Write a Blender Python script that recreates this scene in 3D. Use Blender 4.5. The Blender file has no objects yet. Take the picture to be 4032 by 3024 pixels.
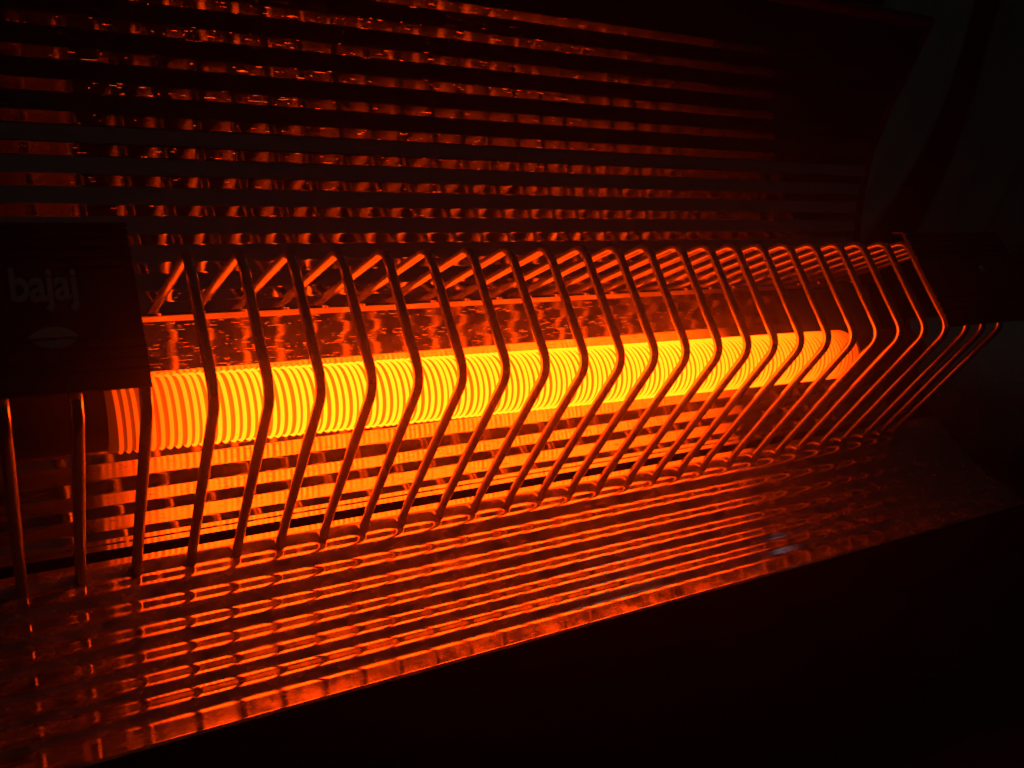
import bpy, math, random
from math import sin, cos, tan, atan2, radians, degrees, pi, hypot
from mathutils import Vector, Matrix

# ------------------------------------------------------------------ frame
S = 0.015                      # one wire spacing in metres
PITCH = radians(15)            # camera looks down on the heater a little
LIFT = 0.245                   # height of the camera above the floor
D = Vector((0.86123558, -0.09036216, 0.50010794))
E1 = Vector((-0.5021623, 0.0, 0.86477339))
E2 = Vector((-0.07814279, -0.99590897, -0.04537647))
X0 = 2.1227718843079635

def W(x, u, v):
    """heater coordinates (wire index along x, u away, v up) -> world metres"""
    return Vector(((x + X0) * S,
                   (u * cos(PITCH) + v * sin(PITCH)) * S,
                   (-u * sin(PITCH) + v * cos(PITCH)) * S + LIFT))

sc = bpy.context.scene
# ------------------------------------------------------------------ camera
YW = E1 * cos(PITCH) + E2 * sin(PITCH)
ZW = -E1 * sin(PITCH) + E2 * cos(PITCH)
basis = (D, YW, ZW)
def cv2w(c):
    c = Vector(c); return Vector([b.dot(c) for b in basis])
cam_d = bpy.data.cameras.new('camera'); cam = bpy.data.objects.new('camera', cam_d)
sc.collection.objects.link(cam); sc.camera = cam
r, u_, b_ = cv2w((1, 0, 0)), cv2w((0, -1, 0)), cv2w((0, 0, -1))
cam.matrix_world = Matrix(((r.x, u_.x, b_.x, 0), (r.y, u_.y, b_.y, 0), (r.z, u_.z, b_.z, LIFT), (0, 0, 0, 1)))
cam_d.sensor_width = 36; cam_d.lens = 875.16 / 1024 * 36
cam_d.clip_start = 0.005; cam_d.clip_end = 30
cam_d.dof.use_dof = True; cam_d.dof.focus_distance = 0.30; cam_d.dof.aperture_fstop = 22

# ------------------------------------------------------------------ world, lamps, exposure
w = bpy.data.worlds.new('World'); sc.world = w; w.use_nodes = True
bg = w.node_tree.nodes['Background']
bg.inputs[0].default_value = (0.9, 1.0, 0.93, 1); bg.inputs[1].default_value = 0.0036
def area(name, loc, target, size, energy, col):
    l = bpy.data.lights.new(name, 'AREA'); l.shape = 'DISK'; l.size = size; l.energy = energy; l.color = col
    o = bpy.data.objects.new(name, l); sc.collection.objects.link(o)
    o.location = loc; o.rotation_euler = (Vector(target) - Vector(loc)).to_track_quat('-Z', 'Y').to_euler()
    return o
area('night_lamp', W(57, 1, 31), W(18, 19, -2), 0.016, 0.0016, (0.50, 0.70, 1.0))
area('backdrop_fill', (1.15, 0.35, 1.5), (1.75, 1.2, 0.2), 0.35, 0.10, (0.62, 1.0, 0.86))  # added fill light for curtains and cushion, not a lamp of the room
sc.view_settings.view_transform = 'Standard'; sc.view_settings.look = 'None'
sc.view_settings.exposure = 0; sc.view_settings.gamma = 1
sc.render.engine = 'CYCLES'
sc.cycles.max_bounces = 10; sc.cycles.glossy_bounces = 8; sc.cycles.diffuse_bounces = 4
sc.cycles.sample_clamp_indirect = 6
sc.cycles.use_denoising = True

# ------------------------------------------------------------------ materials
def mat(name):
    m = bpy.data.materials.new(name); m.use_nodes = True
    nt = m.node_tree; return m, nt, nt.nodes['Principled BSDF']
def node(nt, t, **kw):
    n = nt.nodes.new(t)
    for k, v in kw.items(): setattr(n, k, v)
    return n
def noise(nt, vec, scale, detail=3, rough=0.55):
    n = node(nt, 'ShaderNodeTexNoise'); n.inputs['Scale'].default_value = scale
    n.inputs['Detail'].default_value = detail; n.inputs['Roughness'].default_value = rough
    nt.links.new(vec, n.inputs['Vector']); return n
def mapping(nt, sx, sy, sz):
    tc = node(nt, 'ShaderNodeTexCoord'); mp = node(nt, 'ShaderNodeMapping')
    mp.inputs['Scale'].default_value = (sx, sy, sz); nt.links.new(tc.outputs['Object'], mp.inputs['Vector'])
    return mp.outputs['Vector']
def ramp(nt, fac, stops):
    n = node(nt, 'ShaderNodeValToRGB'); nt.links.new(fac, n.inputs[0])
    e = n.color_ramp.elements
    while len(e) < len(stops): e.new(0.5)
    for k, (p, c) in enumerate(stops): e[k].position = p; e[k].color = c if len(c) == 4 else (*c, 1)
    return n.outputs[0]

def brushed(name, base, rough, scratch, dust, wav=0.0, thr=0.66, aniso=0.7, film=(0.42, 0.38, 0.33)):
    """bright rolled aluminium sheet: fine scratches run along the sheet, with dust and soot specks"""
    m, nt, p = mat(name)
    nt.nodes.remove(p)
    p = node(nt, 'ShaderNodeBsdfAnisotropic'); p.distribution = 'BECKMANN'; p.inputs['Anisotropy'].default_value = aniso
    tg = node(nt, 'ShaderNodeCombineXYZ'); tg.inputs[0].default_value = 1.0; nt.links.new(tg.outputs[0], p.inputs['Tangent'])
    L = nt.links.new
    n1n = noise(nt, mapping(nt, 210, 3000, 3000), 1.0, 2, 0.5); n1r = ramp(nt, n1n.outputs[0], [(0.0, (0, 0, 0)), (thr, (0, 0, 0)), (thr + 0.06, (1, 1, 1)), (1, (1, 1, 1))])
    n2 = noise(nt, mapping(nt, 30, 900, 900), 1.0, 2)
    n3 = noise(nt, mapping(nt, 22, 60, 60), 1.0, 2)
    b1 = node(nt, 'ShaderNodeBump'); b1.inputs['Strength'].default_value = scratch; b1.inputs['Distance'].default_value = 0.00012
    L(n1r, b1.inputs['Height'])
    b2 = node(nt, 'ShaderNodeBump'); b2.inputs['Strength'].default_value = scratch * 0.15; b2.inputs['Distance'].default_value = 0.00003
    L(n2.outputs[0], b2.inputs['Height']); L(b1.outputs[0], b2.inputs['Normal'])
    b3 = node(nt, 'ShaderNodeBump'); b3.inputs['Strength'].default_value = wav; b3.inputs['Distance'].default_value = 0.0006
    L(n3.outputs[0], b3.inputs['Height']); L(b2.outputs[0], b3.inputs['Normal'])
    L(b3.outputs[0], p.inputs['Normal'])
    # roughness varies with smudges
    sm = noise(nt, mapping(nt, 60, 60, 60), 1.0, 5, 0.65)
    mr = node(nt, 'ShaderNodeMapRange'); L(sm.outputs[0], mr.inputs['Value'])
    mr.inputs['From Min'].default_value = 0.35; mr.inputs['From Max'].default_value = 0.7
    mr.inputs['To Min'].default_value = rough * 0.8; mr.inputs['To Max'].default_value = rough * 1.7
    L(mr.outputs[0], p.inputs['Roughness'])
    p.inputs['Color'].default_value = (*base, 1)
    # dust film + specks as a diffuse coat
    dn = node(nt, 'ShaderNodeBsdfDiffuse'); dn.inputs['Color'].default_value = (*film, 1)
    sp = noise(nt, mapping(nt, 900, 900, 900), 1.0, 3, 0.7)
    spm = ramp(nt, sp.outputs[0], [(0.0, (dust, dust, dust)), (0.62, (dust, dust, dust)), (0.72, (dust * 2.6, ) * 3), (1.0, (dust * 3.2, ) * 3)])
    # uneven film: thicker and thinner patches
    pt = noise(nt, mapping(nt, 130, 260, 260), 1.0, 5, 0.7)
    pm = node(nt, 'ShaderNodeMapRange'); L(pt.outputs[0], pm.inputs['Value'])
    pm.inputs['From Min'].default_value = 0.38; pm.inputs['From Max'].default_value = 0.66
    pm.inputs['To Min'].default_value = 0.35; pm.inputs['To Max'].default_value = 2.1
    pmul = node(nt, 'ShaderNodeMath', operation='MULTIPLY'); L(spm, pmul.inputs[0]); L(pm.outputs[0], pmul.inputs[1])
    mx = node(nt, 'ShaderNodeMixShader'); L(pmul.outputs[0], mx.inputs[0]); L(p.outputs[0], mx.inputs[1]); L(dn.outputs[0], mx.inputs[2])
    # soot dots
    sd = noise(nt, mapping(nt, 420, 420, 420), 1.0, 4, 0.75)
    sdm = ramp(nt, sd.outputs[0], [(0.0, (0, 0, 0)), (0.685, (0, 0, 0)), (0.72, (0.8, 0.8, 0.8)), (1, (0.8, 0.8, 0.8))])
    bk = node(nt, 'ShaderNodeBsdfDiffuse'); bk.inputs['Color'].default_value = (0.03, 0.02, 0.015, 1)
    m2 = node(nt, 'ShaderNodeMixShader'); L(sdm, m2.inputs[0]); L(mx.outputs[0], m2.inputs[1]); L(bk.outputs[0], m2.inputs[2])
    L(m2.outputs[0], nt.nodes['Material Output'].inputs['Surface'])
    return m

M_wing_low = brushed('lower_sheet', (0.56, 0.48, 0.43), 0.115, 0.07, 0.15, 0.012, 0.67, 0.62, (0.58, 0.50, 0.44))
M_wing_up = brushed('upper_sheet', (0.74, 0.70, 0.67), 0.075, 0.22, 0.004, 0.01, 0.69)
M_trough = brushed('centre_sheet', (0.50, 0.48, 0.46), 0.115, 0.28, 0.06, 0.008, 0.65, 0.5)

def plain(name, col, rough, metal=0.0, bump=0.0, bscale=500, spec=0.5):
    m, nt, p = mat(name)
    n = noise(nt, mapping(nt, bscale, bscale, bscale), 1.0, 4)
    c = ramp(nt, n.outputs[0], [(0.3, tuple(a * 0.85 for a in col)), (0.7, tuple(min(1, a * 1.12) for a in col))])
    nt.links.new(c, p.inputs['Base Color'])
    p.inputs['Roughness'].default_value = rough; p.inputs['Metallic'].default_value = metal
    p.inputs['Specular IOR Level'].default_value = spec
    if bump:
        b = node(nt, 'ShaderNodeBump'); b.inputs['Strength'].default_value = bump; b.inputs['Distance'].default_value = 0.0002
        nt.links.new(n.outputs[0], b.inputs['Height']); nt.links.new(b.outputs[0], p.inputs['Normal'])
    return m
M_rail = brushed('rail_sheet', (0.55, 0.52, 0.5), 0.42, 0.1, 0.12, 0.0, 0.66)
M_wire = plain('plated_wire', (0.44, 0.42, 0.40), 0.19, 0.82, 0.03, 900)
M_black = plain('black_enamel', (0.018, 0.017, 0.017), 0.45, 0, 0.1, 700)
M_inner = plain('dark_inner_steel', (0.05, 0.045, 0.04), 0.6)
M_plate = plain('dark_plastic_plate', (0.06, 0.056, 0.056), 0.5, 0, 0.1, 900)
M_letter = plain('grey_print', (0.75, 0.82, 0.78), 0.5)
M_screw = plain('screw_steel', (0.6, 0.62, 0.65), 0.22, 1.0)
M_floor = plain('floor_stone', (0.010, 0.012, 0.011), 0.6, 0, 0.2, 60)
M_cloth = plain('pale_cloth', (0.70, 0.80, 0.78), 0.9, 0, 0.3, 300)

HOT = (1.0, 0.050, 0.0008)
def glow(name, base, k, stops):
    """incandescent surface: emission follows the temperature along the rod"""
    m, nt, p = mat(name)
    tc = node(nt, 'ShaderNodeTexCoord'); sx = node(nt, 'ShaderNodeSeparateXYZ')
    nt.links.new(tc.outputs['Object'], sx.inputs[0])
    mr = node(nt, 'ShaderNodeMapRange'); nt.links.new(sx.outputs[0], mr.inputs['Value'])
    mr.inputs['From Min'].default_value = (X0 - 0.7) * S; mr.inputs['From Max'].default_value = (X0 + 21) * S
    c = ramp(nt, mr.outputs[0], [(a, (b, b, b)) for a, b in stops])
    mu = node(nt, 'ShaderNodeMath', operation='MULTIPLY'); nt.links.new(c, mu.inputs[0]); mu.inputs[1].default_value = k
    p.inputs['Base Color'].default_value = (*base, 1); p.inputs['Roughness'].default_value = 0.7
    p.inputs['Emission Color'].default_value = (*HOT, 1)
    nt.links.new(mu.outputs[0], p.inputs['Emission Strength'])
    return m
ST = [(0.0, 0.02), (0.02, 0.07), (0.04, 0.12), (0.055, 0.3), (0.09, 0.7), (0.133, 0.9), (0.2, 1.0), (0.66, 1.0), (0.76, 0.72), (0.85, 0.50), (0.91, 0.32), (0.945, 0.16), (0.97, 0.07), (0.985, 0.04)]
M_coil = glow('incandescent_wire', (0.1, 0.05, 0.03), 19.0, ST)
M_ceramic = glow('hot_ceramic', (0.40, 0.37, 0.33), 2.3, ST)
M_coldcer = plain('cold_ceramic', (0.16, 0.13, 0.11), 0.8)

# ------------------------------------------------------------------ object helpers
def mesh_obj(name, verts, faces, m, parent=None, smooth=True):
    me = bpy.data.meshes.new(name); me.from_pydata([tuple(v) for v in verts], [], faces); me.update()
    import bmesh
    bm = bmesh.new(); bm.from_mesh(me); bmesh.ops.recalc_face_normals(bm, faces=bm.faces); bm.to_mesh(me); bm.free()
    if smooth: me.polygons.foreach_set('use_smooth', [True] * len(me.polygons))
    me.materials.append(m)
    o = bpy.data.objects.new(name, me); sc.collection.objects.link(o)
    if parent: o.parent = parent
    return o
class MB:
    def __init__(s): s.v = []; s.f = []
    def add(s, vs, fs):
        k = len(s.v); s.v += list(vs); s.f += [tuple(i + k for i in f) for f in fs]; return s
def tube(pts, rad, n=10, cap=True):
    """round bar through world points"""
    pts = [Vector(p) for p in pts]; vs = []; fs = []
    t0 = (pts[1] - pts[0]).normalized(); a = Vector((1, 0, 0)) if abs(t0.x) < 0.8 else Vector((0, 1, 0))
    nrm = (a - t0 * a.dot(t0)).normalized()
    for i, p in enumerate(pts):
        t = (pts[min(i + 1, len(pts) - 1)] - pts[max(i - 1, 0)]).normalized()
        nrm = (nrm - t * nrm.dot(t)).normalized(); bn = t.cross(nrm)
        rr = rad[i] if isinstance(rad, (list, tuple)) else rad
        vs += [p + nrm * cos(2 * pi * k / n) * rr + bn * sin(2 * pi * k / n) * rr for k in range(n)]
    for i in range(len(pts) - 1):
        for k in range(n):
            fs.append((i * n + k, i * n + (k + 1) % n, (i + 1) * n + (k + 1) % n, (i + 1) * n + k))
    if cap: fs += [tuple(range(n))[::-1], tuple((len(pts) - 1) * n + k for k in range(n))]
    return vs, fs
def fillet(poly, fr, steps=6):
    """round the corners of a 2D polyline; fr = share of the shorter neighbour segment"""
    out = [poly[0]]
    for i in range(1, len(poly) - 1):
        a, b, c = poly[i - 1], poly[i], poly[i + 1]
        la, lc = hypot(a[0] - b[0], a[1] - b[1]), hypot(c[0] - b[0], c[1] - b[1])
        f = fr[i] if isinstance(fr, (list, tuple)) else fr
        d = f * min(la, lc)
        p = (b[0] + (a[0] - b[0]) * d / la, b[1] + (a[1] - b[1]) * d / la)
        q = (b[0] + (c[0] - b[0]) * d / lc, b[1] + (c[1] - b[1]) * d / lc)
        e = 0.04 * d
        out.append((p[0] + (a[0] - b[0]) / la * e, p[1] + (a[1] - b[1]) / la * e))
        for k in range(steps + 1):
            t = k / steps
            out.append(((1 - t) ** 2 * p[0] + 2 * t * (1 - t) * b[0] + t * t * q[0], (1 - t) ** 2 * p[1] + 2 * t * (1 - t) * b[1] + t * t * q[1]))
        out.append((q[0] + (c[0] - b[0]) / lc * e, q[1] + (c[1] - b[1]) / lc * e))
    out.append(poly[-1]); return out
def sheet(name, poly, xa, xb, m, parent, thick=0.05, side=1, warp=None):
    """bent sheet of metal extruded along the heater; side = +1 offsets the back to the left of the path"""
    n = len(poly); back = []
    for i, p in enumerate(poly):
        a, c = poly[max(i - 1, 0)], poly[min(i + 1, n - 1)]
        tx, ty = c[0] - a[0], c[1] - a[1]; l = hypot(tx, ty) or 1
        back.append((p[0] - ty / l * thick * side, p[1] + tx / l * thick * side))
    vs = [W(xa, *p) for p in poly] + [W(xb, *p) for p in poly] + [W(xa, *p) for p in back] + [W(xb, *p) for p in back]
    fs = []
    for i in range(n - 1):
        fs.append((i, i + 1, n + i + 1, n + i)); fs.append((2 * n + i, 3 * n + i, 3 * n + i + 1, 2 * n + i + 1))
    # edges get their own vertices so that the front stays smooth and the rim sharp
    k = len(vs); vs2 = vs + vs
    for i in range(n - 1):
        fs.append((k + i, k + 2 * n + i, k + 2 * n + i + 1, k + i + 1)); fs.append((k + n + i, k + n + i + 1, k + 3 * n + i + 1, k + 3 * n + i))
    fs += [(k, k + n, k + 3 * n, k + 2 * n), (k + n - 1, k + 3 * n - 1, k + 4 * n - 1, k + 2 * n - 1)]
    me_o = mesh_obj(name, vs2, fs, m, parent)
    return me_o
def prism(poly, xa, xb):
    """closed polygon in (u,v) extruded from xa to xb"""
    n = len(poly)
    vs = [W(xa, *p) for p in poly] + [W(xb, *p) for p in poly]
    return vs, [tuple(range(n)), tuple(range(2 * n - 1, n - 1, -1))] + [(i, (i + 1) % n, n + (i + 1) % n, n + i) for i in range(n)]
def bevel(o, wd, seg=2):
    b = o.modifiers.new('bevel', 'BEVEL'); b.width = wd; b.segments = seg; b.limit_method = 'ANGLE'; b.angle_limit = radians(40)
    return o

# ------------------------------------------------------------------ reflector profile design
ROD = (18.5, -0.93)
def walk(P, segs):
    """follow facets between sight angles (degrees seen from the camera); each facet's slope is either
    a mirror slope sending the view to a target point, or ('dir', angle)"""
    pts = [P]
    for th, tgt in segs:
        t1 = radians(th); P = pts[-1]
        t0 = atan2(P[1], P[0])
        if tgt[0] == 'dir': ph = radians(tgt[1])
        else:
            for it in range(3):
                Q = P if it == 0 else ((P[0] + Pn[0]) / 2, (P[1] + Pn[1]) / 2)
                back = Vector((-Q[0], -Q[1])).normalized(); to = Vector((tgt[0] - Q[0], tgt[1] - Q[1])).normalized()
                nn = back + to; ph = atan2(nn.y, nn.x) - pi / 2
                c, s = cos(ph), sin(ph)
                den = s * cos(t1) - c * sin(t1)
                k = (P[0] * sin(t1) - P[1] * cos(t1)) / den
                Pn = (P[0] + c * k, P[1] + s * k)
        c, s = cos(ph), sin(ph)
        den = s * cos(t1) - c * sin(t1)
        k = (P[0] * sin(t1) - P[1] * cos(t1)) / den
        pts.append((P[0] + c * k, P[1] + s * k))
    return pts

XA, XB = -4.6, 25.6
# --- centre reflector, from the slot upwards
DK = (18.8, -3.7)
centre = walk((20.55, -20.55 * tan(radians(10.25))), [
    (-9.97, ROD), (-9.87, DK), (-9.62, ROD), (-9.17, DK), (-8.33, (18.5, -1.2)), (-7.72, DK), (-6.94, ROD), (-6.16, DK), (-5.17, ROD),
    (-4.6, ('dir', 95)), (-1.0, ('dir', 78)), (0.05, ('dir', 95)),
    (0.87, (16.8, 1.2)), (1.77, (18.6, 0.40)), (2.46, (17.2, 1.6)), (3.02, (18.5, 0.7))])
rail0 = centre[-1]
# --- upper reflector: rail, groove, then the ribbed wing
segs = []
for k in range(12):
    a = 4.25 + 1.71 * k
    segs += [(a, 'd'), (a + 0.72, 's')]
upts = [(rail0[0] - 0.12, (rail0[0] - 0.12) * tan(radians(3.05)))]
upts = walk(upts[0], [(3.10, ('dir', 135)), (3.36, ROD), (3.42, ('dir', 75)), (3.55, ('dir', 25))])
P = upts[-1]
for a, kind in segs:
    tgt = (16.4, 1.0) if kind == 's' else (15.6, 3.6)
    P = walk(P, [(a, tgt)])[-1]; upts.append(P)
upts += walk(P, [(27.3, (13, 4.5))])[1:]
# --- lower reflector: rounded ribs
T1 = [-12.05, -13.55, -15.03, -16.45, -17.8, -19.1, -20.45]
base_dir = lambda th: 223 + (th + 11.2) / (-10.7) * -20
lp = [(20.1, 20.1 * tan(radians(-10.85)))]
lsegs = [(-11.25, 'x')]
RISE, FALL = 14.5, 17.5
for k, t in enumerate(T1):
    lsegs += [(t, 'f')]
    if k < 6: lsegs += [(t - 0.53, 'r')]
lsegs += [(-21.55, 'b'), (-21.75, 'e')]
for a, kind in lsegs:
    bd = base_dir(a)
    Pm = lp[-1]
    # mirror slope for the rod at this place
    back = Vector((-Pm[0], -Pm[1])).normalized(); to = Vector((ROD[0] - Pm[0], ROD[1] - Pm[1])).normalized()
    nn = back + to; ph = degrees(atan2(nn.y, nn.x)) + 90
    ph += {'f': FALL, 'r': -RISE, 'x': 0, 'b': -9, 'e': 25}[kind]
    lp.append(walk(Pm, [(a, ('dir', ph))])[-1])

# ================================================================== the heater
heater = bpy.data.objects.new('room_heater', None); sc.collection.objects.link(heater)
heater['label'] = 'glowing electric room heater with ribbed metal reflector and wire guard'
heater['category'] = 'heater'
heater.location = (0, 0, 0); heater.empty_display_size = 0.05

cr = sheet('centre_reflector', fillet(centre, 0.10, 4), XA + 0.1, XB - 0.1, M_trough, heater, 0.04, -1)
sheet('reflector_rail', fillet(upts[:4], 0.3, 5), XA + 0.1, 24.75, M_rail, heater, 0.04, -1)
ur = sheet('upper_reflector', fillet([(upts[3][0] + .005, upts[3][1] - .01)] + upts[4:], 0.10, 4), XA + 0.1, 24.75, M_wing_up, heater, 0.04, -1)
lr = sheet('lower_reflector', fillet(lp, 0.32, 8), XA + 0.1, XB + 1.9, M_wing_low, heater, 0.04, 1)

# --- heating rod with its coil
def rod_c(x):                  # the rod sags a little towards its right end
    return (18.5, -0.79 - 0.34 * (x / 22.0))
RR = 0.70
xr0, xr1 = -0.52, 20.55
def rod_piece(name, xa, xb, r0, m, parent, seg=56, prof=None):
    prof = prof or [(xa, r0), (xb, r0)]
    vs = []; fs = []
    for x, r0 in prof:
        c = rod_c(x)
        vs += [W(x, c[0] + r0 * cos(2 * pi * k / seg), c[1] + r0 * sin(2 * pi * k / seg)) for k in range(seg)]
    for i in range(len(prof) - 1):
        for k in range(seg): fs.append((i * seg + k, i * seg + (k + 1) % seg, (i + 1) * seg + (k + 1) % seg, (i + 1) * seg + k))
    fs += [tuple(range(seg)), tuple((len(prof) - 1) * seg + k for k in range(seg))]
    return mesh_obj(name, vs, fs, m, parent)
rod = rod_piece('heating_rod', xr0, xr1, RR, M_ceramic, heater)
turns = 136; n = turns * 44; pts = []
random.seed(4)
for i in range(n + 1):
    a = 2 * pi * i / 44; x = xr0 + 0.1 + (xr1 - xr0 - 0.2) * i / n
    x += 0.012 * sin(i / 44 * 0.9) + 0.008 * sin(i / 44 * 2.3)
    c = rod_c(x); pts.append(W(x, c[0] + (RR + 0.012) * cos(a), c[1] + (RR + 0.012) * sin(a)))
mesh_obj('heating_coil', *tube(pts, 0.040 * S, 6), M_coil, rod)
for xa, xb in ((-3.2, xr0), (xr1, 23.6)):
    sgn = 1 if xa > 0 else -1
    e = rod_piece('rod_end', xa, xb, RR, M_coldcer, heater, prof=[(xa, RR * (0.93 if sgn > 0 else 0.7)), (xa + 0.05, RR * 0.95), (xb - 0.05, RR * 0.95), (xb, RR * 0.93)])
    xe = xb if sgn > 0 else xa
    rod_piece('terminal', xe, xe + 0.9 * sgn, 0.22, M_screw, heater, 20)

# --- guard wires
A, B, C, Dp = (22.135, 1.409), (17.137, 2.177), (15.976, -0.562), (19.824, -3.956)
jx = {-3: -.2, -2: -.18, -1: -.13, 0: -.06, 1: .045, 2: .02, 3: -.01, 4: .01, 5: -.005, 6: -.02, 7: .005, 8: .0, 9: .02, 10: .03, 11: .01, 12: -.02, 13: .02, 14: .0, 15: -.06, 16: -.09, 17: -.06, 18: -.02, 19: 0, 20: -.01, 21: .08, 22: .09, 23: .12, 24: -.06, 25: -.16}
jd = {16: -.08, 22: .04, 23: .10, 24: .14}
for i in range(-3, 26):
    j = jx.get(i, 0.0)
    a3, b3, c3, d3 = (Vector((i + j, *A)), Vector((i + j, *B)), Vector((i + j, C[0] - 0.10, C[1])), Vector((i + j + jd.get(i, 0), *Dp)))
    inA = Vector((i + j, A[0] + 0.35, A[1] + 0.15)); inD = Vector((i + j + jd.get(i, 0), Dp[0] + 0.25, Dp[1] - 0.4))
    path = [inA]
    def bend(p, q, r, d, steps=8):
        e0 = q + (p - q).normalized() * d; e1 = q + (r - q).normalized() * d
        return [(1 - t) ** 2 * e0 + 2 * t * (1 - t) * q + t * t * e1 for t in [k / steps for k in range(steps + 1)]]
    path += bend(inA, a3, b3, 0.12, 4) + bend(a3, b3, c3, 0.30) + bend(b3, c3, d3, 0.42) + bend(c3, d3, inD, 0.15, 4) + [inD]
    mesh_obj('guard_wire', *tube([W(*p) for p in path], 0.107 * S, 14), M_wire, heater)

# --- end plates over the corners of the guard
def end_plate(xa, xb, drop):
    # outer line of the plate in (u,v): from below the front bend up over the top bend
    poly = [(15.58 - drop * 0.42, -0.16 - drop), (15.66 - drop * 0.42, 0.10 - drop)]
    # ribs pressed into the front face
    nrib = 15
    f0, f1 = Vector((15.66 - drop * 0.42, 0.10 - drop)), Vector((16.86 - drop * 0.42, 2.74 - drop))
    d = (f1 - f0).normalized(); nn = Vector((-d.y, d.x))
    L = (f1 - f0).length
    for k in range(nrib):
        if 4 <= k < 10: 
            continue
        s0 = L * (k + 0.25) / nrib; s1 = L * (k + 0.55) / nrib
        for s, h in ((s0, 0), (s0 + 0.02, 0.045), (s1, 0.045), (s1 + 0.02, 0)):
            p = f0 + d * s + nn * h; poly.append((p.x, p.y))
    poly += [tuple(f1)] + [(a - drop * 0.42, b - drop) for a, b in ((17.25, 2.80), (17.24, 2.73), (16.93, 2.68), (15.74, 0.07), (15.64, -0.18))]
    pl = mesh_obj('end_plate', *prism(poly, xa, xb), M_plate, heater, smooth=False)
    return pl, f0, d, nn, L
pl, f0, dd, nn, L = end_plate(-4.5, 0.0, 0.06)
def plate_pt(x, s, h): p = f0 + dd * s + nn * h; return W(x, p.x, p.y)
# raised frame, lettering and emblem on the left plate
def bar_on_plate(mb, xa, xb, sa, sb, h0=0.0, h1=0.03):
    vs = [plate_pt(x, s, h) for h in (h0, h1) for x, s in ((xa, sa), (xb, sa), (xb, sb), (xa, sb))]
    mb.add(vs, [(0, 1, 2, 3), (4, 5, 6, 7), (0, 1, 5, 4), (1, 2, 6, 5), (2, 3, 7, 6), (3, 0, 4, 7)])
mb = MB(); fx0, fx1, fs0, fs1 = -1.98, -0.82, L * 0.08, L * 0.74
for a in ((fx0, fx1, fs0, fs0 + .03), (fx0, fx1, fs1 - .03, fs1), (fx0, fx0 + .03, fs0, fs1), (fx1 - .03, fx1, fs0, fs1)): bar_on_plate(mb, *a)
mesh_obj('badge_frame', mb.v, mb.f, M_plate, pl, smooth=False)
# lettering
cu = bpy.data.curves.new('lettering', 'FONT'); cu.body = 'bajaj'; cu.size = 1.0; cu.extrude = 0.02; cu.offset = 0.02
cu.space_character = 0.95
tmp = bpy.data.objects.new('lettering', cu); sc.collection.objects.link(tmp)
dg = bpy.context.evaluated_depsgraph_get(); me = bpy.data.meshes.new_from_object(tmp.evaluated_get(dg))
bpy.data.objects.remove(tmp)
xs = [v.co.x for v in me.vertices]; ys = [v.co.y for v in me.vertices]
tx0, tx1, ts0, ts1 = -1.90, -0.92, L * 0.40, L * 0.69
for v in me.vertices:
    fx = (v.co.x - min(xs)) / (max(xs) - min(xs)); fy = (v.co.y - min(ys)) / (max(ys) - min(ys))
    v.co = plate_pt(tx0 + fx * (tx1 - tx0), ts0 + fy * (ts1 - ts0), 0.02 + (0.02 if v.co.z > 0 else -0.02))
me.materials.append(M_letter); lo = bpy.data.objects.new('lettering', me); sc.collection.objects.link(lo); lo.parent = pl
mb = MB(); k = 28; cx, cs = -1.36, L * 0.24
ring = [(cx + 0.36 * cos(2 * pi * i / k), cs + 0.19 * sin(2 * pi * i / k) * (1 - 0.45 * abs(cos(2 * pi * i / k)) ** 3)) for i in range(k)]
mb.add([plate_pt(x, s, 0.0) for x, s in ring] + [plate_pt(x, s, 0.03) for x, s in ring], [tuple(range(k)), tuple(range(k, 2 * k))] + [(i, (i + 1) % k, k + (i + 1) % k, k + i) for i in range(k)])
mesh_obj('emblem', mb.v, mb.f, M_letter, pl, smooth=False)
plr, f0, dd, nn, L = end_plate(21.42, 26.2, 0.32)
# screw head on the right plate
sx, ss = 24.25, L * 0.52
vs = []; fs = []; seg = 20; rings = [(0.14, 0.0), (0.14, 0.03), (0.10, 0.075), (0.05, 0.09)]
for r0, h in rings:
    vs += [plate_pt(sx + r0 * cos(2 * pi * k / seg), ss + r0 * sin(2 * pi * k / seg), h) for k in range(seg)]
for i in range(len(rings) - 1):
    for k in range(seg): fs.append((i * seg + k, i * seg + (k + 1) % seg, (i + 1) * seg + (k + 1) % seg, (i + 1) * seg + k))
fs.append(tuple(3 * seg + k for k in range(seg)))
mesh_obj('screw', vs, fs, M_screw, plr)

# --- housing behind the reflectors
uo = upts[-1]; le = lp[-1]
hs = [(uo[0] + 0.10, uo[1] + 0.02), (uo[0] - 0.12, uo[1] + 0.22), (uo[0] + 0.6, uo[1] + 0.6), (24.2, 7.5), (25.3, 2.0), (24.2, -4.5), (21.0, -7.8), (le[0] + 0.9, le[1] - 2.0), (le[0] + 0.15, le[1] - 1.5), (le[0] + 0.10, le[1] - 0.14)]
M_house = M_black
hu = fillet(hs[:5], 0.25, 4); hl = fillet(hs[4:], 0.25, 4)
sheet('upper_housing', hu, XA, 24.9, M_house, heater, 0.10, 1)
sheet('lower_housing', hl, XA, XB + 1.93, M_house, heater, 0.10, 1)
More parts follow.
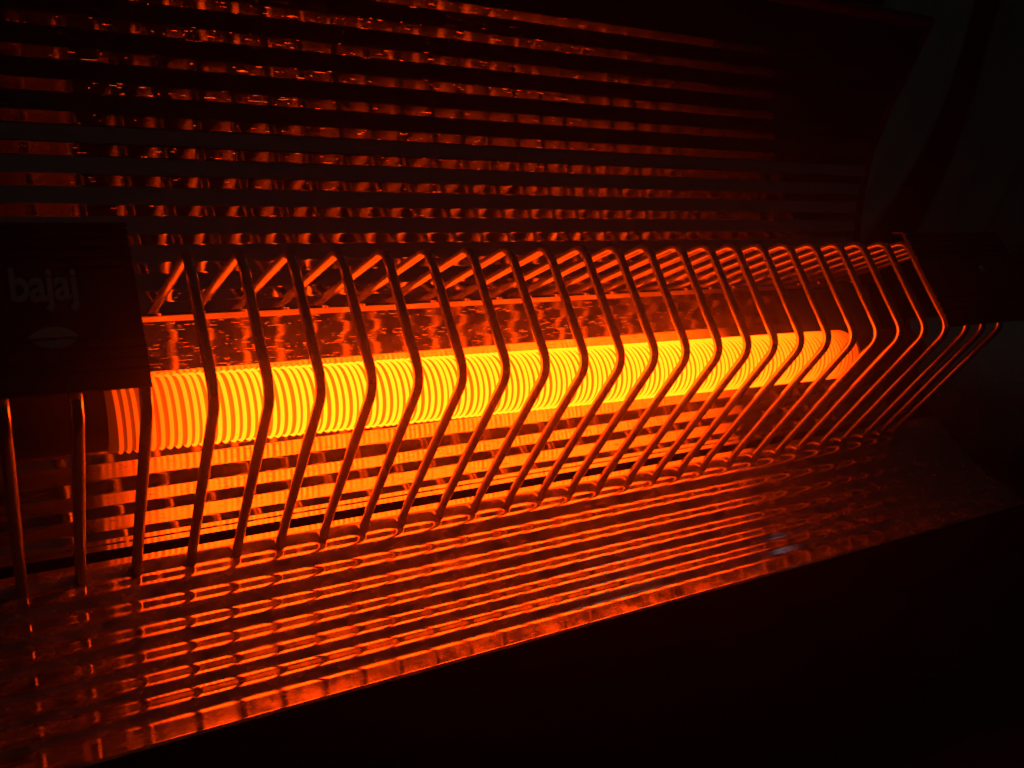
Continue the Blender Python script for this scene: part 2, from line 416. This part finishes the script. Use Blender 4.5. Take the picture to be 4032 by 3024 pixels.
# dark steel inside, seen only through the slots
sheet('inner_shield', [(21.6, 1.6), (22.9, 1.6), (23.2, -1.0), (21.9, -4.6), (20.2, -4.6)], XA, XB, M_inner, heater, 0.05, 1)
def cap(pts, xa, xb):
    return mesh_obj('end_cap', *prism(pts, xa, xb), M_house, heater, smooth=False)
uf = [upts[i] for i in range(len(upts) - 1, 3, -3)] + [(21.25, 1.3)]
cu_pts = uf + [(25.2, 1.3), hs[4], hs[3], hs[2], hs[1]]
lf = [(21.25, 1.28), (21.2, -1.0), (20.9, -2.6), (20.5, -3.75)] + [lp[i] for i in range(2, len(lp), 3)] + [lp[-1]]
cl_pts = lf + [hs[8], hs[7], hs[6], hs[5], hs[4], (25.2, 1.28)]
cap(cu_pts, XA - 0.25, XA); cap(cl_pts, XA - 0.25, XA)
cap(cu_pts, 24.86, 25.1); cap(cl_pts, XB + 1.95, XB + 2.2)

for x in (-2.5, 23.5):
    q = [(17.3, -8.2), (24.6, -8.0), (24.9, -8.6)]
    p0 = W(x, 19.5, -7.2)
    vs = []; 
    for zz, gx, gy in ((0.0, 0.016, 0.055), (0.006, 0.016, 0.055), (0.03, 0.010, 0.035), (p0.z + 0.02, 0.009, 0.03)):
        vs += [(p0.x + a * gx, p0.y + b * gy + 0.01, zz) for a, b in ((-1, -1), (1, -1), (1, 1), (-1, 1))]
    fs = [(0, 1, 2, 3), (12, 13, 14, 15)]
    for j in range(3): fs += [(4 * j + k, 4 * j + (k + 1) % 4, 4 * j + 4 + (k + 1) % 4, 4 * j + 4 + k) for k in range(4)]
    mesh_obj('foot', vs, fs, M_black, heater, smooth=False)

# ================================================================== surroundings
def tag(o, label=None, cat=None, kind=None, group=None):
    if label: o['label'] = label
    if cat: o['category'] = cat
    if kind: o['kind'] = kind
    if group: o['group'] = group
    return o
fl = mesh_obj('floor', [(-3, -2, -0.002), (4, -2, -0.002), (4, 5, -0.002), (-3, 5, -0.002)], [(0, 1, 2, 3)], M_floor, smooth=False)
tag(fl, kind='structure')
wall = mesh_obj('wall', *(lambda m: (m.v, m.f))(MB().add([(-3, 1.75, -0.002), (4, 1.75, -0.002), (4, 1.75, 2.4), (-3, 1.75, 2.4), (-3, 1.85, -0.002), (4, 1.85, -0.002), (4, 1.85, 2.4), (-3, 1.85, 2.4)],
    [(0, 1, 2, 3), (4, 5, 6, 7), (0, 1, 5, 4), (1, 2, 6, 5), (2, 3, 7, 6), (3, 0, 4, 7)])), plain('dark_wall', (0.05, 0.055, 0.055), 0.8), smooth=False)
tag(wall, kind='structure')
def curtain(x0, x1, y, lean, label):
    nx, nz = 70, 24; vs = []; fs = []
    for j in range(nz + 1):
        for i in range(nx + 1):
            t = i / nx; z = 2.0 * j / nz + 0.004
            x = x0 + (x1 - x0) * t + lean * (0.5 - z) * abs(0.5 - z) * (1 if z < 0.5 else 0.3) * (-1)
            vs.append((x, y + 0.03 * sin(t * 13 + 0.6 * sin(z * 5)) + 0.012 * sin(t * 31 + z * 3), z))
    for j in range(nz):
        for i in range(nx): fs.append((j * (nx + 1) + i, j * (nx + 1) + i + 1, (j + 1) * (nx + 1) + i + 1, (j + 1) * (nx + 1) + i))
    o = mesh_obj('curtain', vs, fs, M_cloth)
    so = o.modifiers.new('thickness', 'SOLIDIFY'); so.thickness = 0.003
    return tag(o, label, 'curtain')
curtain(1.72, 1.98, 1.35, 1.2, 'pale strip of curtain hanging in the dark nearest the heater')
curtain(2.20, 2.75, 1.40, 0.9, 'pale curtain hanging in the dark at the far right edge')
# pale rounded cushion on the floor beyond the right end
nu, nv = 48, 24; vs = []; fs = []
cc = Vector((0.80, 0.43, 0.0))
for j in range(nv + 1):
    ph = -pi / 2 + pi * j / nv
    for i in range(nu):
        th = 2 * pi * i / nu
        rr = 0.14 * (abs(cos(ph)) ** 0.6); zz = 0.052 * (1 + (abs(sin(ph)) ** 0.8) * (1 if ph > 0 else -1))
        rr *= 1 + 0.02 * sin(th * 3 + 1) + 0.012 * sin(th * 7)
        vs.append((cc.x + rr * cos(th), cc.y + rr * sin(th), zz + 0.001))
for j in range(nv):
    for i in range(nu): fs.append((j * nu + i, j * nu + (i + 1) % nu, (j + 1) * nu + (i + 1) % nu, (j + 1) * nu + i))
cs_ = mesh_obj('cushion', vs, fs, M_cloth)
tag(cs_, 'pale rounded cushion lying in shadow beyond the right end of the heater', 'cushion')

# added volume that imitates camera flare: the glow spreads softly over the guard
m = bpy.data.materials.new('flare_volume'); m.use_nodes = True; nt = m.node_tree
for q in [q for q in nt.nodes if q.type == 'BSDF_PRINCIPLED']: nt.nodes.remove(q)
pv = nt.nodes.new('ShaderNodeVolumePrincipled'); pv.inputs['Density'].default_value = 0.28
pv.inputs['Anisotropy'].default_value = 0.93; pv.inputs['Color'].default_value = (0.9, 0.9, 0.9, 1)
nt.links.new(pv.outputs[0], nt.nodes['Material Output'].inputs['Volume'])
hz = mesh_obj('flare_haze', [(x, y, z) for z in (-1.0, 2.6) for x, y in ((-3.4, -2.4), (4.4, -2.4), (4.4, 5.4), (-3.4, 5.4))],
              [(0, 1, 2, 3), (4, 5, 6, 7), (0, 1, 5, 4), (1, 2, 6, 5), (2, 3, 7, 6), (3, 0, 4, 7)], m, smooth=False)
tag(hz, kind='stuff')
